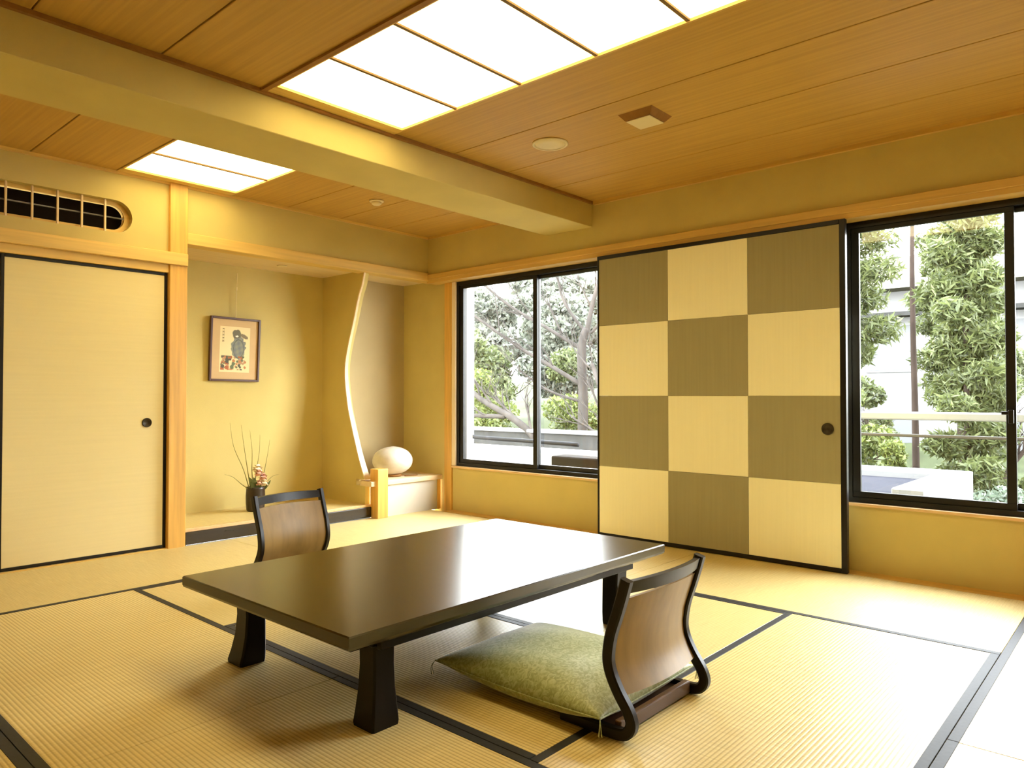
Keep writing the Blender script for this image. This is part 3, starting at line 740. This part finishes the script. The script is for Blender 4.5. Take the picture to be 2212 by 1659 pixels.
# balcony railing outside window 2
rl = thing('balcony_railing', 'pale horizontal balcony railing outside the right window', 'railing', (1.6, -2.2, 0))
obj('top_rail', box(BM(), -.03, .03, -6.5, .0, .825, .885, .012, 2), 'steel', rl)
obj('lower_rail', box(BM(), -.012, .012, -6.5, .0, .700, .722, .004, 1), 'rail_dark', rl)
for y in (-.02, -5.0): obj('railing_post', box(BM(), -.02, .02, y-.02, y+.02, .10, .825), 'steel', rl)
obj('balcony_slab', box(BM(), -1.29, .1, -6.5, .25, -.35, -.2), 'concrete', rl)
# white parapet of the lower roof outside window 2
rp = thing('roof_parapet', 'white lower roof parapet with grey roofing outside the right window', 'roof', (3.0, -3.4, 0))
obj('front_parapet', box(BM(), .14, .60, -.16, 3.6, -.9, .30, .01, 1), 'white_paint', rp)
obj('side_parapet', box(BM(), -1.25, .14, -.16, .07, -.9, .30, .01, 1), 'white_paint', rp)
obj('roof_surface', box(BM(), -1.25, .14, .07, 3.6, -.9, .24), 'roofgrey', rp)

def leaves(name, clumps, size, mat, parent, seed, long_=1.0, flat=.0):
    rg = np.random.default_rng(seed); V = []; n_tot = 0
    for (c, r, n) in clumps:
        d = rg.normal(size=(n, 3)); d /= np.linalg.norm(d, axis=1)[:, None]
        p = np.array(c)+d*np.array(r)*(rg.uniform(.35, 1, (n, 1))**.6)
        a = rg.normal(size=(n, 3)); a /= np.linalg.norm(a, axis=1)[:, None]
        b = np.cross(a, rg.normal(size=(n, 3))); b /= np.linalg.norm(b, axis=1)[:, None]
        s = size*rg.uniform(.6, 1.3, (n, 1)); l = s*long_
        V.append(np.stack([p-a*l, p+b*s*.45, p+a*l, p-b*s*.45], 1).reshape(-1, 3)); n_tot += n
    V = np.concatenate(V); me = bpy.data.meshes.new(name)
    me.vertices.add(len(V)); me.vertices.foreach_set('co', V.astype(np.float32).ravel())
    me.loops.add(len(V)); me.loops.foreach_set('vertex_index', np.arange(len(V), dtype=np.int32))
    me.polygons.add(n_tot); me.polygons.foreach_set('loop_start', np.arange(0, len(V), 4, dtype=np.int32))
    me.polygons.foreach_set('loop_total', np.full(n_tot, 4, dtype=np.int32)); me.update(calc_edges=True); me.validate()
    me.materials.append(M[mat]); o = bpy.data.objects.new(name, me); COL.objects.link(o); o.parent = parent; o['kind'] = 'stuff'
    return o
def branch(bm, p, d, L, r, depth, rg, ends, n=6, spread=.55, up=.15):
    pts = [p]; rad = [r]; q = Vector(p); dd = Vector(d).normalized()
    k = 5
    for i in range(k):
        dd = (dd+Vector((rg.uniform(-1, 1), rg.uniform(-1, 1), rg.uniform(-1, 1)))*.16+Vector((0, 0, up*.2))).normalized()
        q = q+dd*L/k; pts.append(tuple(q)); rad.append(r*(1-.55*(i+1)/k))
        if depth > 0 and i >= 1:
            for _ in range(1 if rg.random() < .75 else 2):
                s = (dd+Vector((rg.uniform(-1, 1), rg.uniform(-1, 1), rg.uniform(-.6, 1)))*spread).normalized()
                branch(bm, tuple(q), s, L*rg.uniform(.45, .7), rad[-1]*.62, depth-1, rg, ends, n, spread, up)
    tube(bm, pts, rad, n if depth > 0 else 4); ends.append((tuple(q), depth))
# bare pale tree outside window 1 (trunk and main limbs follow the photograph's tree)
bt = thing('bare_tree', 'bare pale-barked tree with forked trunk outside the left window', 'tree', (6.9, 3.4, 0))
rg = random.Random(5); tbm = BM()
T0 = Vector((6.9, 3.4, 0))
def rel(p): return tuple(Vector(p)-T0)
trunk = [(6.9, 3.4, -1.5), (6.9, 3.38, -.2), (6.92, 3.36, .9), (6.9, 3.38, 1.9), (6.95, 3.3, 2.3)]
tube(tbm, catmull([rel(p) for p in trunk], 5), [.105]*6+[.10]*5+[.09]*5+[.08]*4+[.06], 9)
obj('trunk', tbm, 'bark_pale', bt, True)
limbs = [([(6.92, 3.36, 1.2), (6.7, 3.9, 1.55), (6.4, 4.6, 2.0), (6.1, 5.6, 2.7)], .07), ([(6.9, 3.38, 1.9), (6.7, 4.0, 2.3), (6.5, 5.0, 2.9), (6.3, 6.2, 3.9)], .06),
         ([(6.95, 3.3, 2.2), (7.0, 3.15, 2.9), (7.1, 2.9, 3.6), (7.0, 2.4, 4.2)], .07), ([(7.0, 3.05, 3.2), (7.1, 3.15, 3.8), (7.0, 3.35, 4.8)], .045),
         ([(6.95, 3.3, 2.2), (6.8, 3.8, 3.0), (6.7, 4.0, 4.6)], .05), ([(6.95, 3.2, 2.2), (7.0, 2.8, 2.5), (7.1, 2.2, 2.7)], .04),
         ([(6.5, 2.1, -1.2), (6.5, 2.5, .2), (6.6, 2.7, 1.0), (6.7, 3.0, 1.6)], .12), ([(6.0, 3.2, -.3), (5.9, 4.0, .45), (5.8, 5.0, .95), (5.7, 5.7, 1.45)], .12),
         ([(5.85, 4.4, .62), (5.8, 5.0, .62), (5.8, 5.7, .66), (5.8, 6.6, .9)], .07), ([(6.9, 3.4, .9), (6.7, 4.0, 1.1), (6.5, 4.6, 1.5)], .045)]
ends = []
for P, r in limbs:
    b = BM(); c = catmull([rel(p) for p in P], 6); k = len(c); r *= .72
    tube(b, c, [r*(1-.6*i/k) for i in range(k)], 7)
    for i in range(4, k, 2):
        d = (Vector(c[i])-Vector(c[i-2])).normalized()
        s = (d+Vector((rg.uniform(-.5, .5), rg.uniform(-.9, .9), rg.uniform(-.4, 1)))*.8).normalized()
        branch(b, c[i], s, rg.uniform(.5, 1.1), r*(1-.6*i/k)*.45, 2, rg, ends, 5, .6)
    obj('limb', b, 'bark_pale', bt, True)
# shrubs and broadleaf trees
def shrub(x, y, r, h, mat, n, lab, seed, size=.07, trunk=True, z=None, group='garden shrubs and trees beyond the windows'):
    z0 = ground_z(x, y) if z is None else z
    t = thing('shrub' if h < 3 else 'broadleaf_tree', lab, 'shrub' if h < 3 else 'tree', (x, y, z0))
    rr2 = random.Random(seed); b = BM(); e = []
    for k in range(4 if h < 3 else 1):
        branch(b, (rr2.uniform(-.1, .1), rr2.uniform(-.1, .1), 0), (rr2.uniform(-.35, .35), rr2.uniform(-.35, .35), 1), h*.42, .016+.013*h, 2, rr2, e, 5, .7)
    obj('stems', b, 'bark_dark', t, True)
    cl = []
    for k in range(9 if h < 3 else 14):
        a = rr2.uniform(0, 2*PI); q = rr2.uniform(0, .75)*r; zz = h*rr2.uniform(.25 if h < 3 else .4, .92)
        s = r*rr2.uniform(.28, .5); cl.append(((q*math.cos(a), q*math.sin(a), zz), (s, s, s*.75), n//(9 if h < 3 else 14)))
    leaves('foliage', cl, size, mat, t, seed)
    return t
shrub(7.6, 6.7, .85, 2.6+.5, 'leaf_green', 6500, 'yellow-green leafy tree at the left of the left window', 21, .06)
shrub(8.6, 4.9, .95, 2.3, 'leaf_green', 6500, 'bright green bush below the bare tree', 22, .06)
shrub(9.6, 8.9, 1.0, 2.9, 'leaf_mid', 6000, 'mid green leafy bush behind the white column', 23, .07)
shrub(11.0, 6.7, 1.2, 2.95, 'leaf_mid', 6000, 'dull green bush behind the bare tree', 28, .08)
shrub(11.4, 10.4, 1.3, 4.2, 'leaf_mid', 6000, 'dull green tree between left column and pale trees', 29, .09)
shrub(16.0, 15.8, 2.0, 5.2, 'leaf_hazed', 9000, 'pale distant tree by the white column', 27, .15)
shrub(17.0, 11.4, 1.8, 4.9, 'leaf_hazed', 9000, 'pale grey-green tree far behind the left window', 25, .15)
shrub(13.0, 8.5, 1.3, 4.5, 'leaf_hazed', 9000, 'pale leafy tree filling the gap between the bare limbs', 36, .10)
shrub(16.2, 7.6, 1.8, 4.8, 'leaf_hazed', 9000, 'pale tree rising high behind the bare branches', 26, .15)
shrub(14.2, 12.2, 1.5, 4.8, 'leaf_hazed', 9000, 'pale tree behind the leftmost bare limbs', 37, .11)
shrub(22.0, 15.0, 2.8, 5.6, 'leaf_hazed', 9000, 'tallest pale tree on the far slope', 30, .2)
# conifers and shrubs outside window 2
def pine(x, y, h, rt, n, lab, seed, lo=.15, spread=1.0, mat='needle'):
    z0 = ground_z(x, y); t = thing('pine_tree', lab, 'tree', (x, y, z0)); rr3 = random.Random(seed)
    b = BM(); c = catmull([(0, 0, 0), (.03*h/5, .02, h*.3), (-.02, .03, h*.65), (.02, 0, h)], 6); k = len(c)
    tube(b, c, [rt*(1-.75*i/k) for i in range(k)], 8); obj('trunk', b, 'bark_dark', t, True)
    b = BM(); cl = []
    for i in range(n):
        zz = h*(lo+(1-lo)*(i+.5)/n); a = i*2.4+rr3.uniform(-.4, .4); L = spread*(1.15-.6*zz/h)*rr3.uniform(.6, 1.1)
        p1 = (L*math.cos(a), L*math.sin(a), zz+L*.18)
        tube(b, catmull([(0, 0, zz), (p1[0]*.5, p1[1]*.5, zz+L*.02), p1], 3), [.028, .024, .02, .017, .014, .011, .008], 5)
        for q in (.45, .72, 1.0):
            cl.append(((p1[0]*q, p1[1]*q, zz+L*.18*q+.05), (.33*spread, .33*spread, .28*spread), 250))
    obj('boughs', b, 'bark_dark', t, True)
    leaves('needles', cl, .034, mat, t, seed, 2.3)
    return t
def PT(px_, x_):   # helper giving y on plane x from a bearing measured in the photograph
    return None
pine(7.2, -2.27, 6.6, .06, 8, 'slender pine with a bare straight trunk in the right window', 31, .78, .6)
pine(6.3, -3.08, 4.9, .06, 27, 'full green pine near the right window mullion', 32, .18, .62)
pine(9.6, -2.40, 5.6, .07, 32, 'taller pine behind the full green pine', 33, .3, .72)
pine(7.6, -1.22, 5.6, .07, 16, 'dark pine at the upper left of the right window', 34, .50, .85)
pine(6.2, -4.75, 4.8, .07, 26, 'pine to the right of the window mullion', 35, .25, .75)
shrub(5.8, -1.85, .62, 2.85, 'leaf_green', 6000, 'green bush behind the railing, left of the slender trunk', 41, .05)
shrub(5.6, -2.62, .36, 2.3, 'leaf_green', 4500, 'narrow green bush right of the slender trunk', 47, .05)
shrub(4.7, -3.45, .52, 1.75, 'leaf_blue', 5200, 'blue-green shrub right of the white roof parapet', 42, .035)
shrub(4.75, -1.45, .42, 1.8, 'leaf_blue', 4600, 'pale blue-green shrub behind the railing at the left', 43, .035)
shrub(4.6, -2.42, .36, 1.7, 'leaf_blue', 4600, 'pale blue-green shrub behind the middle of the roof parapet', 48, .035)
shrub(5.0, -4.45, .5, 1.8, 'leaf_blue', 3400, 'blue-green shrub beyond the second window pane', 44, .04)
shrub(11.5, -.2, .9, 2.6, 'leaf_mid', 5600, 'mid green shrub in front of the white house', 45, .06)
shrub(11.8, -2.6, .9, 2.9, 'leaf_mid', 5600, 'mid green shrub beside the white house', 46, .06)
# white house beyond
hs = thing('house', 'white rendered house with a shallow pale roof behind the pines', 'house', (15.5, -.6, 0))
obj('house_wall', box(BM(), 0, 5, -3.2, 3.4, -1.6, 3.6), 'white_paint', hs)
M['roofpale'] = pbr('pale_ochre_roof', (.055, .050, .030), .8, .2, .1, (2, 12, 2))
rf = BM(); prism(rf, [(-.7, 3.6), (5.7, 3.6), (2.5, 4.9)], 0, 'y', -3.6, 4.1); obj('house_roof', rf, 'roofpale', hs)
for yy, zz in ((-1.6, 1.6), (.8, 1.6), (-1.6, -.6), (.8, -.6)):
    f = obj('house_window', box(BM(), -.04, .0, yy-.55, yy+.55, zz, zz+1.2), 'white_paint', hs)
    obj('window_pane', box(BM(), -.05, -.041, yy-.5, yy+.5, zz+.05, zz+1.15), 'pane_pale', f)
obj('house_eave', box(BM(), -.5, 0, -3.5, 3.8, 2.95, 3.05), 'concrete', hs)
